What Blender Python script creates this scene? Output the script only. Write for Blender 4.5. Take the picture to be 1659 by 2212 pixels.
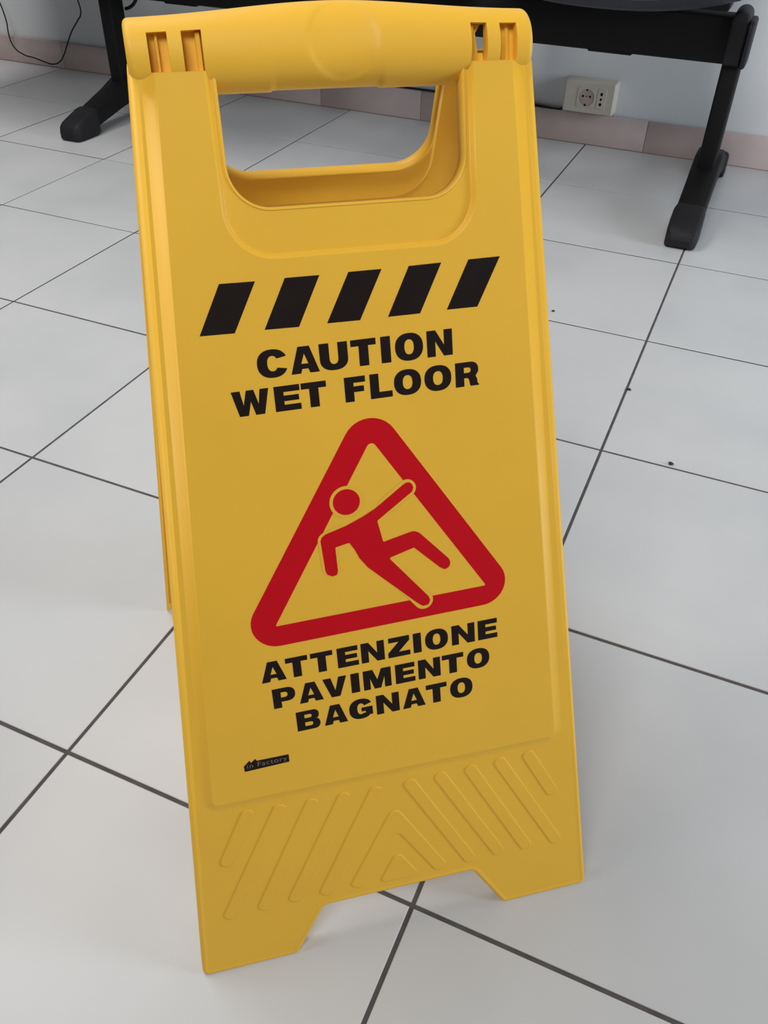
import bpy, bmesh, math, random
from mathutils import Vector, Matrix
from mathutils.geometry import tessellate_polygon

for o in list(bpy.data.objects):
    bpy.data.objects.remove(o)
S = bpy.context.scene
COL = S.collection
R = math.radians
random.seed(4)

# ------------------------------------------------------------------ camera
cam_d = bpy.data.cameras.new('camera')
cam = bpy.data.objects.new('camera', cam_d)
COL.objects.link(cam)
S.camera = cam
cam_d.sensor_fit = 'VERTICAL'
cam_d.sensor_height = 36.0
cam_d.sensor_width = 27.0
cam_d.lens = 36.0 * 1818.5 / 2212.0
cam_d.clip_start = 0.02
YAW, PITCH, ROLL = R(-22.7265), R(39.9932), R(-1.5348)
_f = Vector((math.sin(YAW) * math.cos(PITCH), math.cos(YAW) * math.cos(PITCH), -math.sin(PITCH)))
_r = _f.cross(Vector((0, 0, 1))).normalized()
_d = _f.cross(_r)
_x = math.cos(ROLL) * _r + math.sin(ROLL) * _d
_y = -(-math.sin(ROLL) * _r + math.cos(ROLL) * _d)
M = Matrix((_x, _y, -_f)).transposed().to_4x4()
M.translation = Vector((0.08985, -0.29294, 0.65357))
cam.matrix_world = M

# ------------------------------------------------------------------ light
S.view_settings.view_transform = 'Standard'
S.view_settings.look = 'None'
S.view_settings.gamma = 1.0
S.view_settings.use_curve_mapping = False
S.view_settings.exposure = 0.0

world = bpy.data.worlds.new('room_ambient')
S.world = world
world.use_nodes = True
bg = world.node_tree.nodes['Background']
bg.inputs['Color'].default_value = (0.93, 0.96, 1.0, 1)
bg.inputs['Strength'].default_value = 0.075


def area(name, loc, target, sx, sy, power, color):
    l = bpy.data.lights.new(name, 'AREA')
    l.shape = 'RECTANGLE'
    l.size, l.size_y = sx, sy
    l.energy = power
    l.color = color
    o = bpy.data.objects.new(name, l)
    COL.objects.link(o)
    o.location = loc
    o.rotation_euler = (Vector(target) - Vector(loc)).to_track_quat('-Z', 'Y').to_euler()
    return o


area('ceiling_lamp', (-1.55, 0.45, 2.60), (-1.50, 0.45, 0), 1.8, 1.0, 43, (1.0, 0.97, 0.93))
front_lamp = area('ceiling_lamp', (0.00, -1.50, 2.45), (-0.25, 1.10, 0.45), 1.4, 0.8, 12.0, (1.0, 0.97, 0.93))
front_lamp.data.spread = R(84)  # no louvre built; spread narrowed so the sign darkens towards its foot
area('daylight_window', (3.2, 1.10, 0.9), (-0.4, 1.9, 0.2), 1.0, 1.6, 70, (0.80, 0.90, 1.0))


# ------------------------------------------------------------------ materials
def srgb(r, g, b):
    return tuple(((c / 255) / 12.92 if c / 255 <= 0.04045 else ((c / 255 + 0.055) / 1.055) ** 2.4) for c in (r, g, b)) + (1,)


def mat(name, col, rough=0.5, spec=0.5, vary=0.0, scale=8.0, col2=None, bump=0.0, bscale=200.0, metallic=0.0, coat=0.0, sss=0.0, per_object=0.0):
    m = bpy.data.materials.new(name)
    m.use_nodes = True
    nt = m.node_tree
    b = nt.nodes['Principled BSDF']
    b.inputs['Base Color'].default_value = col
    b.inputs['Roughness'].default_value = rough
    b.inputs['Specular IOR Level'].default_value = spec
    b.inputs['Metallic'].default_value = metallic
    b.inputs['Coat Weight'].default_value = coat
    b.inputs['Coat Roughness'].default_value = 0.2
    if sss > 0:
        b.inputs['Subsurface Weight'].default_value = sss
        b.inputs['Subsurface Radius'].default_value = (1.0, 0.75, 0.25)
        b.inputs['Subsurface Scale'].default_value = 0.006
    tc = nt.nodes.new('ShaderNodeTexCoord')
    if vary > 0:
        n = nt.nodes.new('ShaderNodeTexNoise')
        n.inputs['Scale'].default_value = scale
        n.inputs['Detail'].default_value = 4
        if per_object:
            oi = nt.nodes.new('ShaderNodeObjectInfo')
            ad = nt.nodes.new('ShaderNodeVectorMath')
            ad.operation = 'ADD'
            nt.links.new(tc.outputs['Object'], ad.inputs[0])
            mu = nt.nodes.new('ShaderNodeMath')
            mu.operation = 'MULTIPLY'
            mu.inputs[1].default_value = 40
            nt.links.new(oi.outputs['Random'], mu.inputs[0])
            nt.links.new(mu.outputs[0], ad.inputs[1])
            nt.links.new(ad.outputs[0], n.inputs['Vector'])
        else:
            nt.links.new(tc.outputs['Object'], n.inputs['Vector'])
        mx = nt.nodes.new('ShaderNodeMix')
        mx.data_type = 'RGBA'
        c2 = col2 or tuple(c * (1 - vary) for c in col[:3]) + (1,)
        mx.inputs['A'].default_value = col
        mx.inputs['B'].default_value = c2
        rp = nt.nodes.new('ShaderNodeMapRange')
        rp.inputs['From Min'].default_value = 0.35
        rp.inputs['From Max'].default_value = 0.7
        nt.links.new(n.outputs['Fac'], rp.inputs['Value'])
        nt.links.new(rp.outputs[0], mx.inputs['Factor'])
        nt.links.new(mx.outputs['Result'], b.inputs['Base Color'])
    if bump > 0:
        n2 = nt.nodes.new('ShaderNodeTexNoise')
        n2.inputs['Scale'].default_value = bscale
        nt.links.new(tc.outputs['Object'], n2.inputs['Vector'])
        bp = nt.nodes.new('ShaderNodeBump')
        bp.inputs['Strength'].default_value = bump
        bp.inputs['Distance'].default_value = 0.001
        nt.links.new(n2.outputs['Fac'], bp.inputs['Height'])
        nt.links.new(bp.outputs['Normal'], b.inputs['Normal'])
    return m


YELLOW = mat('yellow_plastic', (0.87, 0.495, 0.046, 1), 0.48, 0.35, vary=0.04, scale=14, bump=0.05, bscale=900, sss=0.12)
PRINT_BLACK = mat('black_print', (0.013, 0.007, 0.006, 1), 0.5, 0.2, vary=0.2, scale=60)
PRINT_RED = mat('red_print', (0.58, 0.002, 0.010, 1), 0.5, 0.2, vary=0.04, scale=30)
PRINT_GREY = mat('grey_print', (0.22, 0.17, 0.12, 1), 0.5, 0.4, vary=0.2, scale=60)
TILE = mat('white_ceramic', (0.59, 0.60, 0.61, 1), 0.36, 0.45, vary=0.10, scale=5.5, col2=(0.53, 0.545, 0.56, 1), bump=0.04, bscale=60, per_object=1)
GROUT = mat('dark_grout', (0.105, 0.098, 0.098, 1), 0.9, 0.2, vary=0.3, scale=60)
PINK_GROUT = mat('pink_grout', (0.30, 0.24, 0.235, 1), 0.8, 0.2, vary=0.2, scale=40)
PINK = mat('pink_ceramic', (0.56, 0.455, 0.445, 1), 0.4, 0.5, vary=0.15, scale=9, per_object=1)
WALL = mat('white_paint', (0.76, 0.78, 0.80, 1), 0.8, 0.3, vary=0.07, scale=3, bump=0.15, bscale=180)
BLACK = mat('black_metal', (0.006, 0.0055, 0.006, 1), 0.6, 0.2, vary=0.2, scale=30)
BLACK_PLASTIC = mat('black_plastic', (0.014, 0.013, 0.016, 1), 0.6, 0.25, vary=0.2, scale=40)
SEAT = mat('dark_blue_shell', (0.016, 0.018, 0.028, 1), 0.5, 0.4, vary=0.15, scale=20)
CREAM = mat('cream_plastic', (0.56, 0.52, 0.44, 1), 0.45, 0.5, vary=0.05, scale=30)
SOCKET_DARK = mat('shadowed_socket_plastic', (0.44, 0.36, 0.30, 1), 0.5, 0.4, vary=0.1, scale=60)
HOLE = mat('black_hole', (0.006, 0.005, 0.005, 1), 0.9, 0.1, vary=0.1, scale=60)
CABLE = mat('black_cable', (0.014, 0.012, 0.012, 1), 0.6, 0.3, vary=0.2, scale=60)
CRUMB = mat('dark_crumb', (0.05, 0.045, 0.045, 1), 0.9, 0.2, vary=0.4, scale=200)


# ------------------------------------------------------------------ helpers
def link(name, me, m, parent=None):
    o = bpy.data.objects.new(name, me)
    COL.objects.link(o)
    if m is not None and not me.materials:
        me.materials.append(m)
    if parent:
        o.parent = parent
    return o


def empty(name, loc, rz=0.0):
    o = bpy.data.objects.new(name, None)
    COL.objects.link(o)
    o.empty_display_size = 0.05
    o.location = loc
    o.rotation_euler = (0, 0, rz)
    return o


def tag(o, label=None, cat=None, group=None, kind=None):
    if label: o['label'] = label
    if cat: o['category'] = cat
    if group: o['group'] = group
    if kind: o['kind'] = kind
    return o


class MB:
    """collects vertices and faces for one mesh"""
    def __init__(s):
        s.v, s.f, s.flat = [], [], []

    def ring(s, pts):
        i = len(s.v)
        s.v += [tuple(p) for p in pts]
        return list(range(i, i + len(pts)))

    def face(s, idx, flat=False):
        s.f.append(tuple(idx))
        s.flat.append(flat)

    def bridge(s, a, b, closed=True, flat=False):
        n = len(a)
        for i in range(n if closed else n - 1):
            j = (i + 1) % n
            s.face((a[i], a[j], b[j], b[i]), flat)

    def fill(s, rings, flat=True):
        flatidx = [i for r in rings for i in r]
        for t in tessellate_polygon([[Vector((s.v[i][0] * 1000, s.v[i][1] * 1000, 0)) for i in r] for r in rings]):
            s.face([flatidx[k] for k in t], flat)

    def build(s, name, m, parent=None, angle=30, recalc=True):
        me = bpy.data.meshes.new(name)
        me.from_pydata(s.v, [], s.f)
        bm = bmesh.new()
        bm.from_mesh(me)
        for f, fl in zip(bm.faces, s.flat):
            f.smooth = not fl
        if recalc:
            bmesh.ops.recalc_face_normals(bm, faces=bm.faces)
        bm.to_mesh(me)
        bm.free()
        me.set_sharp_from_angle(angle=R(angle))
        for p_, fl in zip(me.polygons, s.flat):
            p_.use_smooth = not fl
        return link(name, me, m, parent)


def bevel_box(name, lo, hi, m, parent=None, r=0.004, seg=2):
    bm = bmesh.new()
    bmesh.ops.create_cube(bm, size=1)
    for v in bm.verts:
        v.co = Vector([(a + b) / 2 + c * (b - a) for a, b, c in zip(lo, hi, v.co)])
    bmesh.ops.bevel(bm, geom=list(bm.edges), offset=r, segments=seg, affect='EDGES', profile=0.5)
    for f in bm.faces:
        f.smooth = True
    me = bpy.data.meshes.new(name)
    bm.to_mesh(me)
    bm.free()
    me.set_sharp_from_angle(angle=R(40))
    return link(name, me, m, parent)


def round_poly(pts, radii, seg=6):
    """polygon with filleted corners"""
    out = []
    n = len(pts)
    if not isinstance(radii, (list, tuple)):
        radii = [radii] * n
    for i in range(n):
        p, a, b = Vector(pts[i]), Vector(pts[i - 1]), Vector(pts[(i + 1) % n])
        r = radii[i]
        if r <= 0:
            out.append(tuple(p))
            continue
        e1, e2 = (a - p).normalized(), (b - p).normalized()
        ang = e1.angle(e2)
        t = min(r / math.tan(ang / 2), 0.48 * (a - p).length, 0.48 * (b - p).length)
        r = t * math.tan(ang / 2)
        c = p + (e1 + e2).normalized() * (r / math.sin(ang / 2))
        v1, v2 = p + e1 * t - c, p + e2 * t - c
        a1 = math.atan2(v1.y, v1.x)
        da = (math.atan2(v2.y, v2.x) - a1 + math.pi) % (2 * math.pi) - math.pi
        for k in range(seg + 1):
            th = a1 + da * k / seg
            out.append((c.x + r * math.cos(th), c.y + r * math.sin(th)))
    return out


def signed_area(p):
    return 0.5 * sum(p[i - 1][0] * p[i][1] - p[i][0] * p[i - 1][1] for i in range(len(p)))


def inset(poly, d):
    """mitred offset, positive towards the inside"""
    sg = 1 if signed_area(poly) > 0 else -1
    n = len(poly)
    out = []
    for i in range(n):
        a, p, b = Vector(poly[i - 1]), Vector(poly[i]), Vector(poly[(i + 1) % n])
        d1, d2 = (p - a).normalized(), (b - p).normalized()
        n1, n2 = Vector((-d1.y, d1.x)) * sg, Vector((-d2.y, d2.x)) * sg
        m = n1 + n2
        m = m.normalized() if m.length > 1e-6 else n1
        k = max(m.dot(n1), 0.35)
        out.append((p.x + m.x * d / k, p.y + m.y * d / k))
    return out


def at(poly, z):
    return [(x, y, z) for x, y in poly]


def flat_shape(name, polys, z, m, parent):
    """flat print: list of (outer, [holes]) polygons at height z"""
    mb = MB()
    for outer, holes in polys:
        mb.fill([mb.ring(at(outer, z))] + [mb.ring(at(h, z)) for h in holes])
    o = mb.build(name, m, parent, recalc=False)
    for p in o.data.polygons:
        if p.normal.z < 0:
            p.flip()
    return o


def tube(name, pts, r, m, parent=None, seg=8):
    cu = bpy.data.curves.new(name, 'CURVE')
    cu.dimensions = '3D'
    sp = cu.splines.new('BEZIER')
    sp.bezier_points.add(len(pts) - 1)
    for bp_, p in zip(sp.bezier_points, pts):
        bp_.co = p
        bp_.handle_left_type = bp_.handle_right_type = 'AUTO'
    cu.bevel_depth = r
    cu.bevel_resolution = 3
    cu.resolution_u = seg
    cu.use_fill_caps = True
    tmp = bpy.data.objects.new('tmp', cu)
    COL.objects.link(tmp)
    dg = bpy.context.evaluated_depsgraph_get()
    me = bpy.data.meshes.new_from_object(tmp.evaluated_get(dg))
    bpy.data.objects.remove(tmp)
    me.name = name
    for p in me.polygons:
        p.use_smooth = True
    return link(name, me, m, parent)


# ------------------------------------------------------------------ setting
T = 1.0 / 3.0
WALL_Y = 1.990
X0, X1, Y0 = -11, 8, -6          # tile indices
fl = tag(bevel_box('floor', (X0 * T, Y0 * T, -0.06), (X1 * T, WALL_Y + 0.1, -0.0008), GROUT, r=0.0004, seg=1), kind='structure')

G = 0.0036
bm = bmesh.new()
h = (T - G) / 2
prof = [(h, -0.008), (h, -0.0006), (h - 0.0003, -0.0002), (h - 0.0009, 0.0)]
prev = None
for w_, z_ in prof:
    ring = [bm.verts.new((sx * w_, sy * w_, z_)) for sx, sy in ((-1, -1), (1, -1), (1, 1), (-1, 1))]
    if prev:
        for i in range(4):
            bm.faces.new((prev[i], prev[(i + 1) % 4], ring[(i + 1) % 4], ring[i]))
    prev = ring
bm.faces.new(prev)
tile_me = bpy.data.meshes.new('floor_tile')
bm.to_mesh(tile_me)
bm.free()
tile_me.materials.append(TILE)
tiles = 0
for j in range(Y0, 6):
    for i in range(X0, X1):
        o = link('floor_tile', tile_me, None, fl)
        o.location = ((i + 0.5) * T, (j + 0.5) * T - (0.001 if j == 5 else 0), random.uniform(-0.0003, 0.0002))
        o.rotation_euler = (random.uniform(-0.0012, 0.0012), random.uniform(-0.0012, 0.0012), 0)
        tiles += 1

wl = tag(bevel_box('wall_back', (X0 * T, WALL_Y + 0.006, -0.02), (X1 * T, WALL_Y + 0.12, 2.7), WALL, r=0.002, seg=1), kind='structure')

bb = tag(bevel_box('baseboard_back', (X0 * T, WALL_Y - 0.0065, -0.0006), (X1 * T, WALL_Y + 0.0075, 0.0715), PINK_GROUT, r=0.0005, seg=1), kind='structure')
BBW = 0.30
proto = bevel_box('baseboard_tile', (-BBW / 2 + 0.0005, -0.0085, 0.0015), (BBW / 2 - 0.0005, 0.002, 0.073), PINK, bb, r=0.0010, seg=2)
bb_me = proto.data
x = -0.188 + 0.15 - 0.30 * 11
first = True
while x < X1 * T - 0.15:
    o = proto if first else link('baseboard_tile', bb_me, None, bb)
    first = False
    o.location = (x, WALL_Y + random.uniform(-0.0004, 0.0004), 0)
    x += BBW

# ------------------------------------------------------------------ the sign
SIGN_A = R(20.0)
BACK_B = R(15.5)
HW0, HWS = 0.1503, 0.0747


def hw(v):
    return HW0 - HWS * v


def build_panel(name, parent, vb=0.0, skew=0.0):
    """moulded shell: turned-back rim, raised printing field, recessed U around the open hand hole"""
    mb = MB()
    VT = 0.5850

    def chain(poly, ins, d):
        # poly ends with its top right and top left corner: an open run from top left round the bottom to top right
        q = inset(poly, ins)
        run = q[:-2]
        cut = lambda a_, b_: (a_[0] + (b_[0] - a_[0]) * (VT - a_[1]) / (b_[1] - a_[1]), VT)
        return mb.ring(at([cut(run[0], q[-1])] + run + [cut(run[-1], q[-2])], d))

    def strip(rs):
        for a_, b_ in zip(rs, rs[1:]):
            mb.bridge(a_, b_, False)

    top = 0.62
    out = round_poly([(-hw(vb), vb), (-0.081, vb), (-0.0572, vb + 0.0388), (0.0572, vb + 0.0388), (0.081, vb), (hw(vb), vb),
                      (hw(top), top), (-hw(top), top)], [0.0052, 0.0052, 0.007, 0.007, 0.0052, 0.0052, 0.0, 0.0], 6)
    rim = [chain(out, i_, d) for i_, d in ((-0.0006, -0.0105), (-0.0002, -0.0024), (0.0002, -0.0011), (0.0009, -0.0004), (0.0019, 0.0000),
                                           (0.0027, 0.0000), (0.0034, -0.0002), (0.0040, -0.00035), (0.0046, -0.0004))]
    strip(rim)
    plat = round_poly([(-0.1242, 0.1465), (0.1222, 0.1465), (0.0923, top), (-0.0916, top)], [0.004, 0.006, 0, 0], 6)
    fld = [chain(plat, i_, d) for i_, d in ((-0.0064, -0.0004), (-0.0054, -0.0003), (-0.0042, 0.0000), (-0.0020, 0.0007), (-0.0008, 0.0012), (-0.0002, 0.0015), (0.0005, 0.0016))]
    mb.fill([rim[-1] + fld[0][::-1]])
    strip(fld)
    uo = round_poly([(-0.0695, 0.4928), (0.0723, 0.4928), (0.0723, top), (-0.0698, top)], [0.0265, 0.0265, 0, 0], 14)
    ui = round_poly([(-0.0656, 0.5175), (0.0680, 0.5175), (0.0680, top), (-0.0656, top)], [0.0235, 0.0235, 0, 0], 14)
    urs = [chain(uo, i_, d) for i_, d in ((0.0, 0.0016), (0.0006, 0.0014), (0.0011, 0.0010), (0.0019, -0.0006), (0.0024, -0.0011), (0.0028, -0.0012))]
    mb.fill([fld[-1] + urs[0][::-1]])
    strip(urs)
    hrs = [chain(ui, i_, d) for i_, d in ((-0.0002, -0.0012), (0.0004, -0.0006), (0.0010, -0.0007), (0.0016, -0.0016), (0.0018, -0.0035), (0.0020, -0.0098))]
    mb.bridge(urs[-1], hrs[0], False, True)
    strip(hrs)
    # drop the unused rings
    used = sorted({i for f in mb.f for i in f})
    remap = {o_: n_ for n_, o_ in enumerate(used)}
    mb.v = [mb.v[i] for i in used]
    mb.f = [tuple(remap[i] for i in f) for f in mb.f]
    # the splayed plastic sits slightly askew
    mb.v = [(x_ + skew * (1 - y_ / 0.5935), y_, z_) for x_, y_, z_ in mb.v]
    o = mb.build(name, YELLOW, parent, angle=50)
    # outward normals
    up_ = sum(p.normal.z * p.area for p in o.data.polygons)
    if up_ < 0:
        o.data.flip_normals()
    md = o.modifiers.new('wall_thickness', 'SOLIDIFY')
    md.thickness = 0.0016
    md.offset = -1
    return o


sign = tag(empty('wet_floor_sign', (0.0, -0.0185, 0.0), R(37.79)),
           'yellow plastic folding wet floor sign standing open on the tiles', 'sign')
front = build_panel('front_panel', sign)
front.rotation_euler = (math.pi / 2 - SIGN_A, 0, 0)

VC, DC, TR = 0.5935, -0.0140, 0.0175
sa, ca, sb, cb = math.sin(SIGN_A), math.cos(SIGN_A), math.sin(BACK_B), math.cos(BACK_B)
TC = Vector((0, VC * sa - DC * ca, VC * ca + DC * sa))       # axis of the handle in the sign's frame
vcb = (TC.z - DC * sb) / cb                                    # length of the rear panel down to the floor
back = build_panel('back_panel', sign, vb=VC - vcb, skew=0.0075)
back.rotation_euler = (math.pi / 2 - BACK_B, 0, math.pi)
back.location = TC - VC * Vector((0, -sb, cb)) - DC * Vector((0, cb, sb))

# handle: the hinged tube along the top, with four slots and a thumb pad
SLOTS = [(-0.0952, -0.0855), (-0.0786, -0.0688), (0.0709, 0.0798), (0.0870, 0.0965)]
SV0, SV1 = 0.5852, 0.6030
L = 0.1061


def handle_point(u, th):
    s, c = math.sin(th), math.cos(th)
    rt = TR + 0.0065 * math.exp(-(u / 0.070) ** 2) if s > 0 else TR - (0.0008 if -0.0345 < u < 0.0235 else 0.0)
    v = VC + rt * s
    d = DC + TR * c
    # rounded ends
    e = L - abs(u)
    if e < 0.003:
        k = math.sqrt(max(0.0, 1 - ((0.003 - e) / 0.003) ** 2)) * 0.003
        q = (TR - 0.003 + k) / TR
        v, d = VC + (v - VC) * q, DC + (d - DC) * q
    # thumb pad
    if c > 0:
        rr = math.hypot(u - 0.0024, v - 0.5975) / 0.0182
        if rr < 1.06:
            edge = min(1.0, max(0.0, (1.06 - rr) / 0.12))
            edge = edge * edge * (3 - 2 * edge)
            d -= edge * (0.0008 + 0.0010 * (1 - min(rr, 1) ** 2))
    return (u, v, d)


us = set()
for a_, b_ in SLOTS:
    us |= {a_, b_}
nu = 150
base_u = [-L + 2 * L * i / nu for i in range(nu + 1)] + [s_ * (L - e_) for s_ in (-1, 1) for e_ in (0.0004, 0.0009, 0.002, 0.003)]
base_u = [u for u in base_u if all(abs(u - s_) > 0.0006 for s_ in us)]
us = sorted(us | set(base_u))
th0, th1 = math.asin((SV0 - VC) / TR), math.asin((SV1 - VC) / (TR + 0.0016))
ths = [th0 + (th1 - th0) * i / 14 for i in range(15)] + [th1 + (2 * math.pi - (th1 - th0)) * i / 66 for i in range(1, 66)]
mb = MB()
grid = [mb.ring([handle_point(u, t) for t in ths]) for u in us]
NT = len(ths)
for i in range(len(us) - 1):
    um = (us[i] + us[i + 1]) / 2
    in_slot = any(a_ < um < b_ for a_, b_ in SLOTS)
    for k in range(NT):
        if in_slot and k < 14:
            continue
        tm = ths[k] + 0.01
        if 0.078 < um < 0.103 and math.cos(tm) < 0.25 and math.sin(tm) > -0.75 and k >= 14 and math.cos(tm) < -0.05:
            continue
        k2 = (k + 1) % NT
        mb.face((grid[i][k], grid[i + 1][k], grid[i + 1][k2], grid[i][k2]))
for g_, u in ((grid[0], -L), (grid[-1], L)):
    mb.face(g_, True)
# slot pockets with their inner ribs
for si, (a_, b_) in enumerate(SLOTS):
    ia, ib = us.index(a_), us.index(b_)
    loop = [grid[i][0] for i in range(ia, ib + 1)] + [grid[ib][k] for k in range(1, 15)] + \
           [grid[i][14] for i in range(ib - 1, ia - 1, -1)] + [grid[ia][k] for k in range(13, 0, -1)]
    depth = -0.0038
    low = mb.ring([(mb.v[i][0], mb.v[i][1], depth) for i in loop])
    mb.bridge(loop, low, True, True)
    if si != 2:
        mb.face(low, True)
    else:
        um_ = a_ + (b_ - a_) * 0.62
        q = mb.ring([(a_, SV0, depth), (um_ + 0.0006, SV0, depth), (um_ - 0.0012, SV1 - 0.004, depth), (um_ + 0.0016, SV1, depth), (a_, SV1, depth)])
        mb.face(q, True)
        q = mb.ring([(a_, SV0, depth), (b_, SV0, depth), (b_, SV0 + 0.0045, depth - 0.001), (a_, SV0 + 0.0045, depth - 0.001)])
        mb.face(q, True)
    rib = {0: (0.34, 0.56, 0.0022), 1: (0.66, 0.97, 0.0026), 2: (0.05, 0.36, 0.0018), 3: (0.45, 0.72, 0.0016)}[si]
    r0, r1, rh = a_ + (b_ - a_) * rib[0], a_ + (b_ - a_) * rib[1], rib[2]
    q0 = mb.ring([(r0, SV0 + 0.0002, depth), (r1, SV0 + 0.0002, depth), (r1, SV1 - 0.0002, depth), (r0, SV1 - 0.0002, depth)])
    q1 = mb.ring([(r0 + 0.0005, SV0 + 0.0002, depth + rh), (r1 - 0.0005, SV0 + 0.0002, depth + rh), (r1 - 0.0005, SV1 - 0.0002, depth + rh), (r0 + 0.0005, SV1 - 0.0002, depth + rh)])
    mb.bridge(q0, q1, True, True)
    mb.face(q1, True)
handle = mb.build('handle', YELLOW, sign, angle=45)
handle.rotation_euler = front.rotation_euler

# --- raised chevron bars at the foot of the front panel
RIB_Z = -0.0004


def raised(name, poly, parent, height=0.0007):
    m_ = MB()
    r_ = [m_.ring(at(inset(poly, i_), RIB_Z + z_)) for i_, z_ in ((0, -0.0004), (0.0001, height * 0.6), (0.0005, height), (0.0014, height * 0.8))]
    for a_, b_ in zip(r_, r_[1:]):
        m_.bridge(a_, b_)
    m_.fill([r_[-1]])
    return m_.build(name, YELLOW, parent, angle=60)


def bar(p0, p1, w_):
    p0, p1 = Vector(p0), Vector(p1)
    t_ = (p1 - p0).normalized()
    n_ = Vector((-t_.y, t_.x)) * w_ / 2
    return round_poly([tuple(p0 + n_), tuple(p1 + n_), tuple(p1 - n_), tuple(p0 - n_)][::-1], w_ * 0.42, 5)


BW = 0.0092
for (t0, t1) in (((0.0106, 0.1335), (0.0565, 0.0485)), ((0.0333, 0.1340), (0.0792, 0.0490)), ((0.0560, 0.1345), (0.1015, 0.0480)),
                 ((0.0785, 0.1355), (0.1260, 0.0470)), ((0.1005, 0.1365), (0.1225, 0.0935))):
    for s_ in (1, -1):
        raised('rib', bar((t0[0] * s_, t0[1]), (t1[0] * s_, t1[1]), BW), front)
raised('rib', round_poly([(0, 0.1150), (-0.0372, 0.0510), (-0.0285, 0.0465), (0, 0.0930), (0.0285, 0.0465), (0.0372, 0.0510)],
                         [0.005, 0.003, 0.003, 0.004, 0.003, 0.003], 5), front)
raised('rib', round_poly([(0, 0.0740), (-0.0158, 0.0475), (0.0158, 0.0475)], [0.004, 0.003, 0.003], 5), front)

# --- printing on the raised field
PZ = 0.0016
stripes = [[(-0.0757, 0.4823), (-0.0563, 0.4821), (-0.0706, 0.4554), (-0.0897, 0.4556)],
           [(-0.0399, 0.4825), (-0.0207, 0.4825), (-0.0347, 0.4555), (-0.0540, 0.4557)],
           [(-0.0042, 0.4828), (0.0148, 0.4829), (0.0005, 0.4559), (-0.0186, 0.4559)],
           [(0.0307, 0.4832), (0.0499, 0.4836), (0.0360, 0.4564), (0.0169, 0.4562)],
           [(0.0662, 0.4840), (0.0853, 0.4843), (0.0709, 0.4571), (0.0522, 0.4570)]]
for st in stripes:
    o = flat_shape('hazard_stripe', [(st, [])], PZ + 0.00008, PRINT_BLACK, front)


def ell(cx, cy, rx, ry, a0=0.0, a1=2 * math.pi, n=40, p=2.3):
    pts = []
    closed = abs(a1 - a0) > 6.28
    for i in range(n if closed else n + 1):
        t_ = a0 + (a1 - a0) * i / n
        c, s = math.cos(t_), math.sin(t_)
        pts.append((cx + rx * math.copysign(abs(c) ** (2 / p), c), cy + ry * math.copysign(abs(s) ** (2 / p), s)))
    return pts


def bowl(x0_, xr, y0_, y1_, n=14):
    """right-hand half bowl from (x0,y0) up to (x0,y1)"""
    cy, ry = (y0_ + y1_) / 2, (y1_ - y0_) / 2
    rx = min(xr - x0_, ry * 1.05)
    cx = xr - rx
    return [(x0_, y0_)] + ell(cx, cy, rx, ry, -math.pi / 2, math.pi / 2, n) + [(x0_, y1_)]


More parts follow.
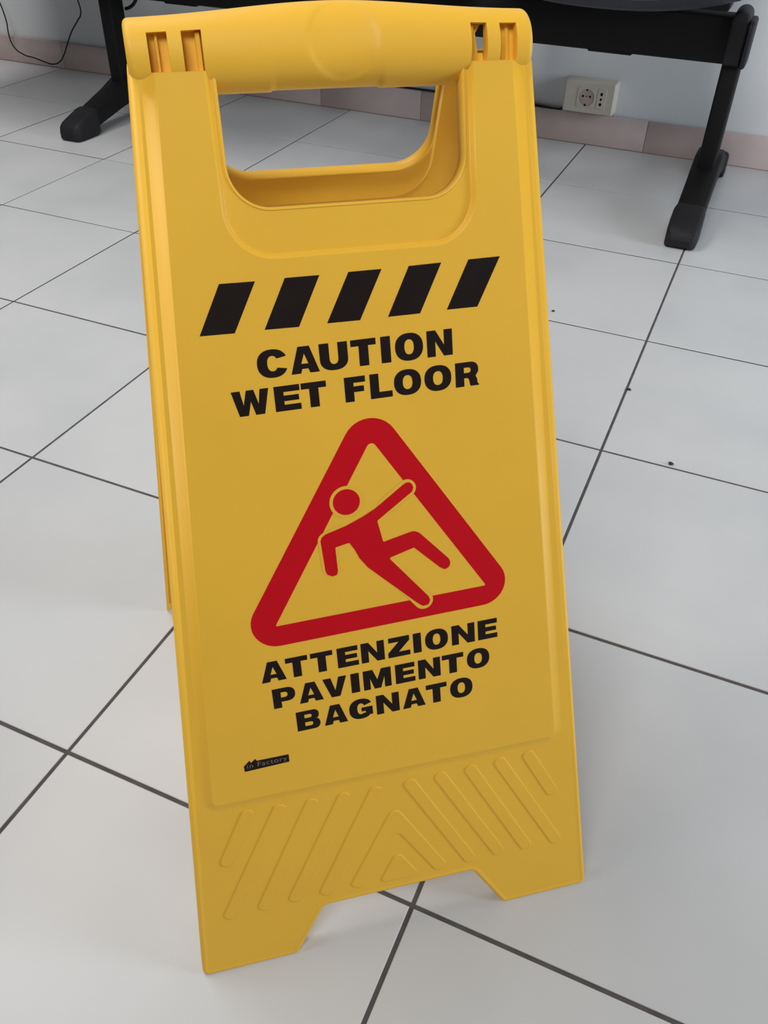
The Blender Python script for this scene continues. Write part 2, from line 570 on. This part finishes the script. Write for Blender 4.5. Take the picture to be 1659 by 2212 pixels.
def glyph(ch, w):
    s, t = 0.37, 0.245
    c = w / 2
    if ch == 'I':
        return [([(0, 0), (w, 0), (w, 1), (0, 1)], [])]
    if ch == 'T':
        return [([(c - s / 2, 0), (c + s / 2, 0), (c + s / 2, 1 - t), (w, 1 - t), (w, 1), (0, 1), (0, 1 - t), (c - s / 2, 1 - t)], [])]
    if ch == 'E':
        return [([(0, 0), (w, 0), (w, t), (s, t), (s, 0.39), (w * 0.94, 0.39), (w * 0.94, 0.61), (s, 0.61), (s, 1 - t), (w * 0.99, 1 - t), (w * 0.99, 1), (0, 1)], [])]
    if ch == 'F':
        return [([(0, 0), (s, 0), (s, 0.38), (w * 0.92, 0.38), (w * 0.92, 0.61), (s, 0.61), (s, 1 - t), (w, 1 - t), (w, 1), (0, 1)], [])]
    if ch == 'L':
        return [([(0, 0), (w, 0), (w, t * 1.03), (s, t * 1.03), (s, 1), (0, 1)], [])]
    if ch == 'N':
        a = 0.335
        return [([(0, 0), (a, 0), (a, 0.58), (w - a - 0.02, 0), (w, 0), (w, 1), (w - a, 1), (w - a, 0.42), (a + 0.02, 1), (0, 1)], [])]
    if ch == 'A':
        k = c - 0.215
        y0_, y1_ = 0.355, 0.73
        return [([(0, 0), (0.365, 0), (0.365 + k * 0.17, 0.165), (w - 0.365 - k * 0.17, 0.165), (w - 0.365, 0), (w, 0), (c + 0.215, 1), (c - 0.215, 1)],
                 [[(c - 0.135, y0_), (c + 0.135, y0_), (c, y1_)]])]
    if ch == 'V':
        return [([(0, 1), (c - 0.20, 0), (c + 0.20, 0), (w, 1), (w - 0.37, 1), (c, 0.33), (0.37, 1)], [])]
    if ch == 'W':
        return [([(0, 1), (0.235, 0), (0.585, 0), (c, 0.55), (w - 0.585, 0), (w - 0.235, 0), (w, 1), (w - 0.34, 1), (w - 0.435, 0.42), (c + 0.145, 1),
                  (c - 0.145, 1), (0.435, 0.42), (0.34, 1)], [])]
    if ch == 'M':
        a = 0.315
        return [([(0, 0), (a, 0), (a, 0.56), (c - 0.15, 0), (c + 0.15, 0), (w - a, 0.56), (w - a, 0), (w, 0), (w, 1), (w - 0.45, 1), (c, 0.46), (0.45, 1), (0, 1)], [])]
    if ch == 'Z':
        return [([(0, 0), (w, 0), (w, t), (0.50, t), (w * 0.985, 0.76), (w * 0.985, 1), (0.04, 1), (0.04, 1 - t), (w - 0.52, 1 - t), (0, 0.24)], [])]
    if ch == 'O':
        return [(ell(c, 0.5, c, 0.525), [ell(c, 0.5, c - 0.365, 0.285)])]
    if ch in 'CG':
        o_ = ell(c * 1.05, 0.5, c * 1.05, 0.525, R(23), R(337), 44)
        i_ = ell(c * 1.05, 0.5, c * 1.05 - 0.375, 0.285, R(327), R(33), 30)
        if ch == 'C':
            # terminals cut slanting
            return [(o_ + i_, [])]
        o_ = ell(c, 0.5, c, 0.525, R(26), R(318), 44)
        i_ = ell(c, 0.5, c - 0.375, 0.285, R(300), R(28), 30)
        return [(o_ + [(w, 0.11), (w, 0.55), (c + 0.02, 0.55), (c + 0.02, 0.35), (w - 0.33, 0.35), (w - 0.33, 0.26)] + i_, [])]
    if ch == 'U':
        b_ = ell(c, 0.40, c, 0.425, math.pi, 2 * math.pi, 22)
        i_ = ell(c, 0.43, c - s, 0.225, 2 * math.pi, math.pi, 16)
        return [([(0, 1)] + b_ + [(w, 1), (w - s, 1)] + i_ + [(s, 1)], [])]
    if ch == 'P':
        return [([(0, 0), (s, 0)] + bowl(s, w, 0.30, 1.0) + [(0, 1)], [bowl(s, w - 0.34, 0.52, 0.78)])]
    if ch == 'R':
        bw = bowl(s, w * 0.985, 0.34, 1.0)
        return [([(0, 0), (s, 0), (s, 0.345), (0.52, 0.34), (0.585, 0.26), (0.61, 0.08), (0.64, 0), (w, 0), (w, 0.04), (w - 0.06, 0.10), (w - 0.075, 0.27), (w - 0.14, 0.40)]
                 + bw[7:] + [(0, 1)], [bowl(s, w - 0.345, 0.555, 0.775)])]
    if ch == 'B':
        return [([(0, 0)] + bowl(s, w, 0.0, 0.55)[1:-2] + [(w - 0.12, 0.53)] + bowl(s, w * 0.97, 0.48, 1.0)[5:] + [(0, 1)],
                 [bowl(s, w - 0.33, 0.20, 0.40), bowl(s, w - 0.36, 0.62, 0.80)])]
    raise KeyError(ch)


def text_line(word, ext, base, cap, label):
    """base: two points on the baseline; ext: left and right edge of each letter"""
    (bx0, by0), (bx1, by1) = base
    sl = (by1 - by0) / (bx1 - bx0)
    polys = []
    for ch, (u0, u1) in zip(word, ext):
        w_ = (u1 - u0) / cap
        for outer, holes in glyph(ch, w_):
            f = lambda q: (u0 + q[0] * cap - q[1] * cap * sl * 0.5, by0 + sl * (u0 + q[0] * cap - bx0) + q[1] * cap)
            polys.append(([f(q) for q in outer], [[f(q) for q in h_] for h_ in holes]))
    o = flat_shape('lettering', polys, PZ + 0.00008, PRINT_BLACK, front)
    o['label'] = label


text_line('CAUTION', [(-0.0604, -0.0439), (-0.0416, -0.0252), (-0.0246, -0.0081), (-0.0062, 0.0087), (0.0115, 0.0173), (0.02, 0.0369), (0.0393, 0.0549)],
          ((-0.0422, 0.4291), (0.0546, 0.4307)), 0.0153, 'bold black printed word CAUTION')
text_line('WETFLOOR', [(-0.0769, -0.0556), (-0.0527, -0.0377), (-0.037, -0.0223), (-0.0116, 0.0009), (0.0036, 0.0169), (0.0181, 0.0347), (0.0368, 0.0535), (0.0561, 0.0708)],
          ((-0.0718, 0.4083), (0.0704, 0.4108)), 0.0146, 'bold black printed words WET FLOOR')
text_line('ATTENZIONE', [(-0.081, -0.0649), (-0.0647, -0.0503), (-0.0484, -0.0338), (-0.0309, -0.0169), (-0.015, 0.0007), (0.0031, 0.0182), (0.0205, 0.026), (0.0287, 0.0446), (0.0472, 0.0634), (0.0657, 0.0795)],
          ((-0.0818, 0.2331), (0.0794, 0.2364)), 0.0146, 'bold black printed word ATTENZIONE')
text_line('PAVIMENTO', [(-0.0754, -0.0606), (-0.0583, -0.0424), (-0.0421, -0.0261), (-0.0234, -0.0177), (-0.015, 0.004), (0.007, 0.0206), (0.0229, 0.0384), (0.0397, 0.0549), (0.0573, 0.0734)],
          ((-0.0748, 0.2127), (0.0654, 0.2152)), 0.0146, 'bold black printed word PAVIMENTO')
text_line('BAGNATO', [(-0.0618, -0.0462), (-0.0435, -0.0277), (-0.0262, -0.0102), (-0.0075, 0.0084), (0.0107, 0.0267), (0.0275, 0.0422), (0.0446, 0.0607)],
          ((-0.0608, 0.1922), (0.0522, 0.1945)), 0.0147, 'bold black printed word BAGNATO')


def isect(p, q, r, s):
    p, q, r, s = map(Vector, (p, q, r, s))
    d1, d2 = q - p, s - r
    k = ((r.x - p.x) * d2.y - (r.y - p.y) * d2.x) / (d1.x * d2.y - d1.y * d2.x)
    return tuple(p + d1 * k)


LA, LB = (-0.0137, 0.3898), (-0.0795, 0.2853)
BA, BB = (-0.0706, 0.2579), (0.0689, 0.2622)
RA, RB = (0.0821, 0.2890), (0.0168, 0.3894)
corn = [isect(LA, LB, BA, BB), isect(BA, BB, RA, RB), isect(RA, RB, LA, LB)]
outer = round_poly(corn, [0.0165, 0.0165, 0.0175], 12)
inner = round_poly([(-0.0682, 0.2721), (0.0722, 0.2764), (0.0016, 0.3856)], [0.0006, 0.0008, 0.0030], 6)
flat_shape('warning_triangle', [(outer, [inner])], PZ + 0.00008, PRINT_RED, front)

body = [(0.0199, 0.3542), (0.0222, 0.3553), (0.0240, 0.3551), (0.0254, 0.3539), (0.0263, 0.3514), (0.0254, 0.3489), (0.0020, 0.3330), (0.0049, 0.3182), (0.0234, 0.3224), (0.0257, 0.3223), (0.0286, 0.3208),
        (0.0470, 0.3003), (0.0481, 0.2980), (0.0481, 0.2958), (0.0468, 0.2937), (0.0443, 0.2928), (0.0413, 0.2946), (0.0246, 0.3113), (0.0079, 0.3067), (0.0325, 0.2756), (0.0336, 0.2725), (0.0322, 0.2695),
        (0.0285, 0.2691), (0.0255, 0.2713), (-0.0061, 0.3026), (-0.0109, 0.3096), (-0.0138, 0.3163), (-0.0167, 0.3212), (-0.0257, 0.3194), (-0.0253, 0.3033), (-0.0261, 0.3009),
        (-0.0290, 0.3002), (-0.0323, 0.3020), (-0.0332, 0.3046), (-0.0345, 0.3251), (-0.0335, 0.3273), (-0.0311, 0.3290), (-0.0177, 0.3327), (-0.0071, 0.3370), (0.0012, 0.3412)]
body = round_poly(body, 0.0008, 2)
head = ell(-0.0163, 0.3480, 0.0084, 0.0083, p=2.0)


def capsule(p, q, r_, n=12):
    p, q = Vector(p), Vector(q)
    a0 = math.atan2((q - p).y, (q - p).x)
    return [(p.x + r_ * math.cos(a0 + math.pi / 2 + math.pi * i / n), p.y + r_ * math.sin(a0 + math.pi / 2 + math.pi * i / n)) for i in range(n + 1)] + \
           [(q.x + r_ * math.cos(a0 - math.pi / 2 + math.pi * i / n), q.y + r_ * math.sin(a0 - math.pi / 2 + math.pi * i / n)) for i in range(n + 1)]


for i, pl in enumerate((ell(-0.0163, 0.3480, 0.0105, 0.0104, p=2.0), capsule((0.0222, 0.3515), (0.0090, 0.3425), 0.0058),
                        capsule((0.0291, 0.2733), (0.0140, 0.2930), 0.0064), capsule((-0.0303, 0.3245), (-0.0225, 0.3275), 0.0060),
                        capsule((-0.0303, 0.3245), (-0.0293, 0.3060), 0.0058))):
    flat_shape('figure_outline', [(pl, [])], PZ + 0.00011 + i * 0.00001, YELLOW, front)
tag(flat_shape('falling_figure', [(body, []), (head, [])], PZ + 0.00019, PRINT_RED, front), 'red pictogram of a slipping person')

logo = [(-0.1000, 0.1733), (-0.0959, 0.1771), (-0.0950, 0.1752), (-0.0920, 0.1776), (-0.0911, 0.1760), (-0.0698, 0.1761), (-0.0698, 0.1702), (-0.0998, 0.1691)]
flat_shape('maker_mark', [(logo, [])], PZ + 0.00008, PRINT_BLACK, front)
tc_ = bpy.data.curves.new('maker_lettering', 'FONT')
tc_.body = 'in Factory'
tc_.size = 0.0050
tc_.space_character = 1.12
tmp = bpy.data.objects.new('tmp', tc_)
COL.objects.link(tmp)
me = bpy.data.meshes.new_from_object(tmp.evaluated_get(bpy.context.evaluated_depsgraph_get()))
bpy.data.objects.remove(tmp)
xs = [v.co.x for v in me.vertices]
k = 0.0268 / (max(xs) - min(xs))
x_min = min(xs)
for v in me.vertices:
    v.co.x = (v.co.x - x_min) * k
ml = link('maker_lettering', me, PRINT_GREY, front)
ml.location = (-0.0979, 0.1712, PZ + 0.00014)
ml.rotation_euler = (0, 0, R(1.5))

# ------------------------------------------------------------------ waiting bench
bench = tag(empty('waiting_bench', (0, 0, 0)), 'black beam-mounted waiting room bench along the back wall', 'bench')
BX = -0.012
LEGS = (-0.012, -1.490)
SEATS = (-0.245, -0.751, -1.257, -1.763)  # leftmost seat is added out of view to shade the wall


def foot_profile():
    top = [(-0.275, 0.030), (-0.20, 0.052), (-0.10, 0.082), (-0.03, 0.108), (0.03, 0.108), (0.10, 0.082), (0.20, 0.052), (0.275, 0.030)]
    bot = [(0.275, 0.012), (0.20, 0.016), (0.10, 0.036), (0.0, 0.052), (-0.10, 0.036), (-0.20, 0.016), (-0.275, 0.012)]
    return top + bot


def build_leg(x0):
    yc = 1.680
    post = bevel_box('leg', (-0.0175, -0.032, 0.085), (0.0175, 0.024, 0.310), BLACK, bench, r=0.006, seg=3)
    post.location = (x0, 1.645, 0)
    pr = foot_profile()
    m_ = MB()
    rr = []
    for xx, ins in ((-0.0275, 0.004), (-0.026, 0.0015), (-0.023, 0.0), (0.023, 0.0), (0.026, 0.0015), (0.0275, 0.004)):
        rr.append(m_.ring([(xx, y_, z_) for y_, z_ in inset(pr, ins)]))
    for a_, b_ in zip(rr, rr[1:]):
        m_.bridge(a_, b_)
    m_.face(rr[0], True)
    m_.face(rr[-1], True)
    ft = m_.build('foot', BLACK, post, angle=40)
    ft.location = (0, yc - 1.645, 0)
    for s_ in (-1, 1):
        m_ = MB()
        # moulded end cap: tapers towards the tip, resting on the floor
        secs = [(0.190, 0.026, 0.014, 0.055), (0.192, 0.0295, 0.004, 0.060), (0.205, 0.031, 0.0, 0.058), (0.235, 0.031, 0.0, 0.049), (0.262, 0.030, 0.0, 0.041), (0.272, 0.0285, 0.001, 0.035), (0.278, 0.025, 0.003, 0.027), (0.281, 0.019, 0.007, 0.018)]
        rr = []
        for y_, hw_, z0_, z1_ in secs:
            q = round_poly([(-hw_, z0_), (hw_, z0_), (hw_, z1_), (-hw_, z1_)], [0.004, 0.004, 0.010, 0.010], 4)
            rr.append(m_.ring([(a_, y_ * s_, b_) for a_, b_ in q]))
        for a_, b_ in zip(rr, rr[1:]):
            m_.bridge(a_, b_)
        m_.face(rr[0], True)
        m_.face(rr[-1], True)
        cp = m_.build('foot_cap', BLACK_PLASTIC, post, angle=40)
        cp.location = (0, yc - 1.645, 0)
    # clamp that carries the beam
    q = round_poly([(-0.0180, 0.287), (0.0140, 0.287), (0.0140, 0.379), (-0.0180, 0.379)], [0.004, 0.004, 0.0155, 0.0155], 6)
    m_ = MB()
    rr = [m_.ring([(a_, y_, b_) for a_, b_ in inset(q, i_)]) for y_, i_ in ((-0.050, 0.004), (-0.048, 0.001), (-0.044, 0.0), (0.030, 0.0), (0.034, 0.003))]
    for a_, b_ in zip(rr, rr[1:]):
        m_.bridge(a_, b_)
    m_.face(rr[0], True)
    m_.face(rr[-1], True)
    m_.build('clamp', BLACK_PLASTIC, post, angle=40)


for lx in LEGS:
    build_leg(lx)

bevel_box('beam', (-2.010, 1.600, 0.288), (0.004, 1.660, 0.367), BLACK, bench, r=0.004, seg=2)  # extended left past the leg, out of view, to carry the added seat
for lx0, lx1, in ((0.004, 0.013), (-2.019, -2.010)):
    q = round_poly([(1.592, 0.283), (1.668, 0.283), (1.672, 0.364), (1.588, 0.364)], [0.010, 0.010, 0.012, 0.012], 4)
    m_ = MB()
    rr = [m_.ring([(xx, a_, b_) for a_, b_ in inset(q, i_)]) for xx, i_ in ((lx0, 0.0), (lx0 + 0.005, 0.0), (lx0 + 0.007, 0.001), (lx1, 0.004))]
    for a_, b_ in zip(rr, rr[1:]):
        m_.bridge(a_, b_)
    m_.face(rr[0], True)
    m_.face(rr[-1], True)
    m_.build('end_cap', BLACK_PLASTIC, bench, angle=40)

for sx_ in SEATS:
    # curved shell: section in y/z swept across x with a sagging pan
    sec = [(1.395, 0.424), (1.385, 0.410), (1.395, 0.400), (1.43, 0.392), (1.50, 0.387), (1.60, 0.385), (1.70, 0.390), (1.755, 0.420), (1.785, 0.470), (1.800, 0.55), (1.820, 0.66), (1.845, 0.78), (1.855, 0.80)]
    mb = MB()
    rings = []
    n = 14
    W_ = 0.230
    for i in range(n + 1):
        t_ = -1 + 2 * i / n
        sag = 0.030 * abs(t_) ** 2.4
        rr_ = []
        for y_, z_ in sec:
            lift = sag * (1.0 if z_ < 0.45 else 0.0)
            fwd = (0.035 * abs(t_) ** 2.4) if z_ > 0.45 else (0.03 * abs(t_) ** 3 if y_ < 1.40 else 0)
            rr_.append((sx_ + W_ * t_ * (1 if z_ < 0.75 else 0.94), y_ + (-fwd if z_ > 0.45 else fwd), z_ + lift))
        rings.append(mb.ring(rr_))
    for a_, b_ in zip(rings, rings[1:]):
        mb.bridge(a_, b_, closed=False)
    st = mb.build('seat', SEAT, bench, angle=60)
    md = st.modifiers.new('shell_thickness', 'SOLIDIFY')
    md.thickness = 0.011
    md.offset = 0
    # steel bracket between the beam and the shell
    bevel_box('seat_bracket', (sx_ - 0.045, 1.6005, 0.2850), (sx_ + 0.045, 1.675, 0.392), BLACK, bench, r=0.003, seg=1)
# arm rest carrier at the right-hand end, between the last seat and the clamp
bevel_box('side_rail', (-0.150, 1.470, 0.3925), (-0.030, 1.530, 0.450), BLACK, bench, r=0.006, seg=2)

# ------------------------------------------------------------------ wall socket
ox, oz = -0.339, 0.1145
sock = tag(empty('wall_socket', (ox, WALL_Y + 0.006, oz)), 'cream surface-mounted power socket on the wall above the pink skirting', 'socket')
q0 = round_poly([(-0.062, -0.036), (0.062, -0.036), (0.062, 0.036), (-0.062, 0.036)], 0.004, 4)
mb = MB()
rr = [mb.ring([(a_, y_, b_) for a_, b_ in inset(q0, i_)]) for y_, i_ in ((0.0, -0.0015), (-0.033, 0.0), (-0.0355, 0.0008), (-0.037, 0.003))]
for a_, b_ in zip(rr, rr[1:]):
    mb.bridge(a_, b_)
mb.face(rr[-1], True)
mb.build('box', CREAM, sock, angle=40)
# round two-pin module: raised square frame, dished well, pin holes
cx, cz, fy = -0.006, 0.0, -0.0372
mb = MB()
ang = [2 * math.pi * (i + 0.5) / 48 for i in range(48)]
sq = [(cx + 0.0225 * math.cos(t_) / max(abs(math.cos(t_)), abs(math.sin(t_))), cz + 0.0225 * math.sin(t_) / max(abs(math.cos(t_)), abs(math.sin(t_)))) for t_ in ang]
circ = lambda r_: [(cx + r_ * math.cos(t_), cz + r_ * math.sin(t_)) for t_ in ang]
rg = [mb.ring([(a_, y_, b_) for a_, b_ in pl]) for pl, y_ in ((sq, fy + 0.001), ([(cx + (a_ - cx) * 0.98, cz + (b_ - cz) * 0.98) for a_, b_ in sq], fy - 0.0008), (circ(0.0200), fy - 0.0010), (circ(0.0195), fy - 0.0004), (circ(0.0190), fy + 0.012))]
for a_, b_ in zip(rg, rg[1:]):
    mb.bridge(a_, b_, True, True)
mod = mb.build('round_outlet', CREAM, sock, angle=40)
mb = MB()
mb.face(mb.ring([(a_, fy - 0.0001, b_) for a_, b_ in circ(0.0189)]), True)
mb.build('outlet_well', SOCKET_DARK, sock)
for dx, dz, r_ in ((-0.0085, 0.003, 0.0026), (0.0090, 0.003, 0.0026), (0.0002, 0.003, 0.0014), (0.0, 0.0172, 0.0022), (-0.0005, -0.0165, 0.0026)):
    mb = MB()
    ring = mb.ring([(cx + dx + r_ * math.cos(2 * math.pi * i / 12), fy - 0.0004, cz + dz + r_ * math.sin(2 * math.pi * i / 12)) for i in range(12)])
    mb.face(ring, True)
    mb.build('pin_hole', HOLE, sock)
bevel_box('slim_outlet', (0.0205, fy - 0.0008, -0.0225), (0.0425, fy + 0.002, 0.0225), CREAM, sock, r=0.0006, seg=1)
for dz, r_ in ((0.0115, 0.0030), (0.0, 0.0024), (-0.0115, 0.0030)):
    mb = MB()
    ring = mb.ring([(0.0305 + r_ * math.cos(2 * math.pi * i / 12), fy - 0.0011, dz + r_ * 1.25 * math.sin(2 * math.pi * i / 12)) for i in range(12)])
    mb.face(ring, True)
    mb.build('pin_hole', HOLE, sock)

# ------------------------------------------------------------------ cables
cy = WALL_Y - 0.004
tag(tube('power_cable', [(-1.35, cy, 0.0765), (-1.1, cy, 0.0775), (-0.9, cy, 0.0765), (-0.7, cy, 0.0770), (-0.5, cy, 0.0765), (-0.405, cy, 0.0775), (-0.398, cy + 0.002, 0.085)], 0.0025, CABLE),
    'thin black cable lying along the skirting top into the wall socket', 'cable')
pts = [(-2.20, 0.24), (-2.173, 0.164), (-2.165, 0.115), (-2.168, 0.085), (-2.160, 0.050), (-2.125, 0.030), (-2.086, 0.025), (-2.049, 0.018), (-2.017, 0.014), (-1.989, 0.022), (-1.968, 0.040), (-1.942, 0.077),
       (-1.916, 0.113), (-1.886, 0.144), (-1.869, 0.163), (-1.867, 0.182), (-1.871, 0.199), (-1.89, 0.26), (-1.90, 0.36)]
tag(tube('hanging_cable', [(a_, 1.962, b_) for a_, b_ in pts], 0.0019, CABLE), 'thin dark cable drooping in a loop down the shadowed wall', 'cable')
tube('seat_cable', [(-1.440, 1.672, 0.300), (-1.432, 1.672, 0.283), (-1.440, 1.672, 0.268), (-1.455, 1.672, 0.256), (-1.472, 1.672, 0.250)], 0.004, CABLE, bench)

# ------------------------------------------------------------------ crumbs on the floor
crumbs = [((0.003, 0.836), 0.0028, 'dark crumb touching the long floor joint that runs to the bench foot'),
          ((0.090, 0.674), 0.0030, 'flat dark crumb lying on a cross joint right of the long joint'),
          ((-0.164, 1.034), 0.0022, 'tiny dark crumb on a tile just beyond the right edge of the sign')]
for (cx_, cy_), r_, lab in crumbs:
    bm = bmesh.new()
    bmesh.ops.create_icosphere(bm, subdivisions=2, radius=r_)
    for v in bm.verts:
        v.co *= 1 + random.uniform(-0.25, 0.25)
        v.co.z *= 0.45
        v.co.x *= 1.25
    zmin = min(v.co.z for v in bm.verts)
    for v in bm.verts:
        v.co.z -= zmin
    me = bpy.data.meshes.new('dirt_speck')
    bm.to_mesh(me)
    bm.free()
    o = tag(link('dirt_speck', me, CRUMB), lab, 'dirt', 'specks of dirt on the tiles')
    o.location = (cx_, cy_, 0.0)
